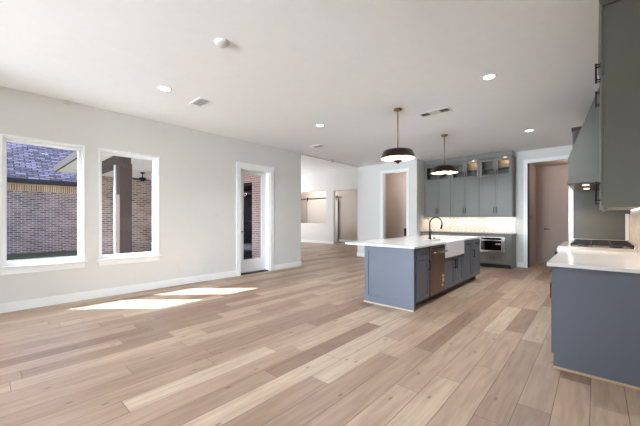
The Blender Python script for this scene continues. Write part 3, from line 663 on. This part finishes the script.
# ------------------------------------------------------------------ pendants
def pendant(x, y, label):
    t = thing('pendant_light', (x, y, H), label, 'pendant light', 'pendant lights over the island')
    z = H
    MB().lathe([(0, z), (.068, z), (.068, z-.022), (.05, z-.032), (0, z-.034)], (x, y, 0), 28).build('canopy', BRASS, t)
    MB().tube([(x, y, z-.03), (x, y, 2.44)], .0085).build('stem', BRASS, t)
    MB().lathe([(0, 2.447), (.03, 2.447), (.034, 2.433), (.218, 2.428), (.235, 2.415), (.287, 2.303), (.292, 2.298), (.289, 2.295), (.282, 2.301), (.230, 2.409), (.215, 2.421), (0, 2.426)], (x, y, 0), 56).build('shade', BRONZE, t)
    MB().lathe([(0, 2.4245), (.211, 2.4195), (.2275, 2.407), (.2785, 2.301), (.282, 2.294), (.2755, 2.301), (.224, 2.404), (.209, 2.415), (0, 2.420)], (x, y, 0), 56).build('shade_lining', SHADEIN, t)
    MB().tube([(x, y, 2.43), (x, y, 2.27)], .012).build('inner_stem', BRASS, t)
    MB().lathe([(.0, 2.268), (.07, 2.266), (.075, 2.256), (.04, 2.238), (.018, 2.222), (.010, 2.212), (0, 2.208)], (x, y, 0), 24).build('finial', BRONZE, t)
    for k in range(4):
        a = k*PI/2+.5; bx, by = x+.13*math.cos(a), y+.13*math.sin(a)
        MB().tube([(x, y, 2.34), (bx, by, 2.34)], .006, 8).build('arm', BRASS, t)
        MB().lathe([(0, 2.385), (.018, 2.38), (.022, 2.35), (.034, 2.32), (.034, 2.29), (.018, 2.27), (0, 2.266)], (bx, by, 0), 16).build('bulb', BULB, t)
    lamp('pendant_lamp', 'POINT', (x, y, 2.30), 7, (1, .87, .72), shadow_soft_size=.12)
pendant(-2.44, 4.63, 'nearer and larger looking bronze drum pendant on brass rod over the island')
pendant(-2.44, 6.73, 'farther bronze drum pendant hanging in front of the back wall cabinets')

# ------------------------------------------------------------------ ceiling fittings
CL = [(-4.49, 1.73, 'recessed can light in the ceiling nearest the two windows', 32), (-3.99, 4.43, 'recessed can light in the ceiling between patio door and nearer pendant'),
      (-1.02, 4.375, 'largest looking recessed can light, right of the nearer pendant'), (-1.02, 7.56, 'recessed can light in the ceiling in front of the hall opening', 90)]
def can(x, y, lb, e=85):
    t = thing('recessed_light', (x, y, H), lb, 'ceiling light', 'recessed ceiling lights')
    MB().lathe([(.062, H-.003), (.068, H-.007), (.088, H-.006), (.094, H-.0005), (.094, H), (.062, H)], (x, y, 0), 32, closed=True).build('trim_ring', TRIM, t)
    MB().lathe([(0, H-.001), (.062, H-.001), (.062, H-.004), (0, H-.0045)], (x, y, 0), 32).build('lens', CANG, t)
    lamp('can_lamp', 'SPOT', (x, y, H-.02), e, (.80, .91, 1), (0, 0, 0), spot_size=2.5, spot_blend=.8, shadow_soft_size=.06)
CL += [(-1.02, 1.2, 'recessed can light above the camera, outside the photo', 110)]  # extra can added out of view to lift the room light
for c in CL: can(*c)
def vent(x, y, w, d, label, slats=5, rot=0, dark=True):
    t = thing('ceiling_vent', (x, y, H), label, 'air vent', None)
    MB().box(x-w/2-.025, x+w/2+.025, y-d/2-.025, y-d/2, H-.008, H, bev=.002).box(x-w/2-.025, x+w/2+.025, y+d/2, y+d/2+.025, H-.008, H, bev=.002).box(x-w/2-.025, x-w/2, y-d/2, y+d/2, H-.008, H, bev=.002).box(x+w/2, x+w/2+.025, y-d/2, y+d/2, H-.008, H, bev=.002).build('frame', TRIM, t)
    B(x-w/2, x+w/2, y-d/2, y+d/2, H-.002, H-.0005).build('backing', TOE, t)
    mb = MB()
    for k in range(slats):
        yy = y-d/2+(k+.5)*d/slats; mb.prism([(yy-.010, H-.002), (yy-.004, H-.002), (yy+.010, H-.009), (yy+.006, H-.010)], 'x', x-w/2, x+w/2)
    mb.build('louvers', GREYV, t); return t
vent(-4.58, 2.30, .30, .15, 'grey ceiling vent behind the can light nearest the windows', 4)
vent(-5.16, 5.62, .30, .16, 'grey ceiling vent near the corner by the patio door', 6)
# slot diffuser with two dark ends
t = thing('ceiling_vent', (-2.06, 5.2, H), 'white double ceiling vent with two dark grilles right of the nearer pendant', 'air vent')
MB().box(-2.30, -1.78, 5.09, 5.29, H-.007, H, bev=.003).build('frame', PLATE, t)
for a in (-2.27, -1.95):
    B(a, a+.135, 5.12, 5.25, H-.0085, H-.0071).build('grille', DARKV, t)
def smoke(name, x, y, r, h, label, m=PLATE, cat='smoke detector'):
    return tag(MB().lathe([(0, H-h), (r*.75, H-h), (r*.95, H-h*.6), (r, H-.004), (r, H), (0, H)], (x, y, 0), 28).build(name, m), label, cat)
smoke('smoke_detector', -2.865, 1.667, .075, .03, 'round white smoke detector on the ceiling at upper left')
smoke('ceiling_sensor', -1.40, 1.62, .03, .008, 'small round white cap near the top of the ceiling', cat='sensor')
smoke('ceiling_sensor', -1.22, 1.42, .045, .012, 'round white cap on the ceiling cut by the top edge', cat='sensor')
tag(MB().box(WX+.001, WX+.05, .85, .92, H-.05, H-.001, bev=.01).build('motion_sensor', PLATE), 'small white motion sensor where left wall meets the ceiling', 'sensor')
tag(MB().lathe([(0, H-.075), (.03, H-.07), (.045, H-.04), (.04, H-.012), (.03, H-.001), (0, H-.001)], (-6.02, 7.25, 0), 18).build('edge_sensor', GREYV), 'small grey sensor on the ceiling edge beyond the corner', 'sensor')

# ------------------------------------------------------------------ wall plates
def plate(name, y, z, w, h, label, kind, cat):
    t = thing(name, (WX, y, z), label, cat)
    B(WX, WX+.006, y-w/2, y+w/2, z-h/2, z+h/2, bev=.002).build('cover', PLATE, t)
    if kind:
        n = kind
        for k in range(n):
            yy = y-w/2+(k+.5)*w/n; B(WX+.006, WX+.011, yy-.016, yy+.016, z-.033, z+.033, bev=.002).build('rocker', PLATE, t)
    else:
        for s in (-1, 1): B(WX+.006, WX+.009, y-.017, y+.017, z+s*.02-.014, z+s*.02+.014, bev=.002).build('socket', PLATE, t)
plate('light_switch', 3.335, 1.39, .165, .118, 'wide three rocker switch plate on the left wall before the patio door', 3, 'light switch')
plate('light_switch', 3.735, 1.40, .118, .118, 'two rocker switch plate right beside the patio door casing', 2, 'light switch')
plate('wall_outlet', 2.62, .32, .072, .118, 'white outlet low on the wall between right window and patio door', 0, 'outlet')
plate('wall_outlet', 5.53, .37, .072, .118, 'white outlet low on the wall right of the patio door', 0, 'outlet')
t = thing('light_switch', (-1.37, 10.5, 1.35), 'brownish switch plate on the left wall of the dim hall', 'light switch')
B(-1.37, -1.363, 10.42, 10.58, 1.29, 1.41, bev=.002).build('cover', BRONZE, t)
tag(B(-5.28, -5.16, 10.50, 10.599, .68, .96, bev=.004).build('junction_box', BLACK), 'small black box on the back wall inside the pantry doorway', 'box')

# ------------------------------------------------------------------ barn doors in the far room
rl = thing('barn_door_rail', (-12.8, 13.8, 2.57), 'black sliding door rail on the far wall seen through both openings', 'rail')
B(-14.9, -10.84, 13.845, 13.853, 2.555, 2.60).build('track', BLACK, rl)
mb = MB()
for x in (-14.6, -13.2, -12.3, -11.5, -10.9): mb.tube([(x, 13.853, 2.577), (x, 13.899, 2.577)], .012, 10)
mb.build('standoffs', BLACK, rl)
for (a, b, hx, lb) in ((-13.56, -11.05, (-13.5, -11.14), 'wide pale plank barn door on the black rail in the far room'),):
    t = thing('barn_door', ((a+b)/2, 13.81, 0), lb, 'sliding door')
    mb = MB(); n = 14; wv = (b-a)/n
    for k in range(n): mb.box(a+k*wv+.003, a+(k+1)*wv-.003, 13.80, 13.83, .015, 2.5)
    mb.build('planks', BARN, t)
    MB().box(a, a+.02, 13.795, 13.835, .012, 2.505).box(b-.02, b, 13.795, 13.835, .012, 2.505).build('edge_strip', DARKV, t)
    for x in hx:
        h_ = MB().box(x-.022, x+.022, 13.785, 13.795, 2.40, 2.60, bev=.002).build('hanger', BLACK, t)
        MB().tube([(x, 13.83, 2.625), (x, 13.80, 2.625)], .045, 16).build('wheel', BLACK, h_)

# light in the pantry and hall
lamp('pantry_lamp', 'POINT', (-5.1, 9.7, 2.7), 8, (1, .88, .80), shadow_soft_size=.1)
lamp('hall_lamp', 'POINT', (-.4, 10.6, 2.6), 5.5, (1, .95, .9), shadow_soft_size=.1)
lamp('back_hall_lamp', 'POINT', (-12.6, 13.1, 3.5), 30, (1, .97, .93), shadow_soft_size=.2)
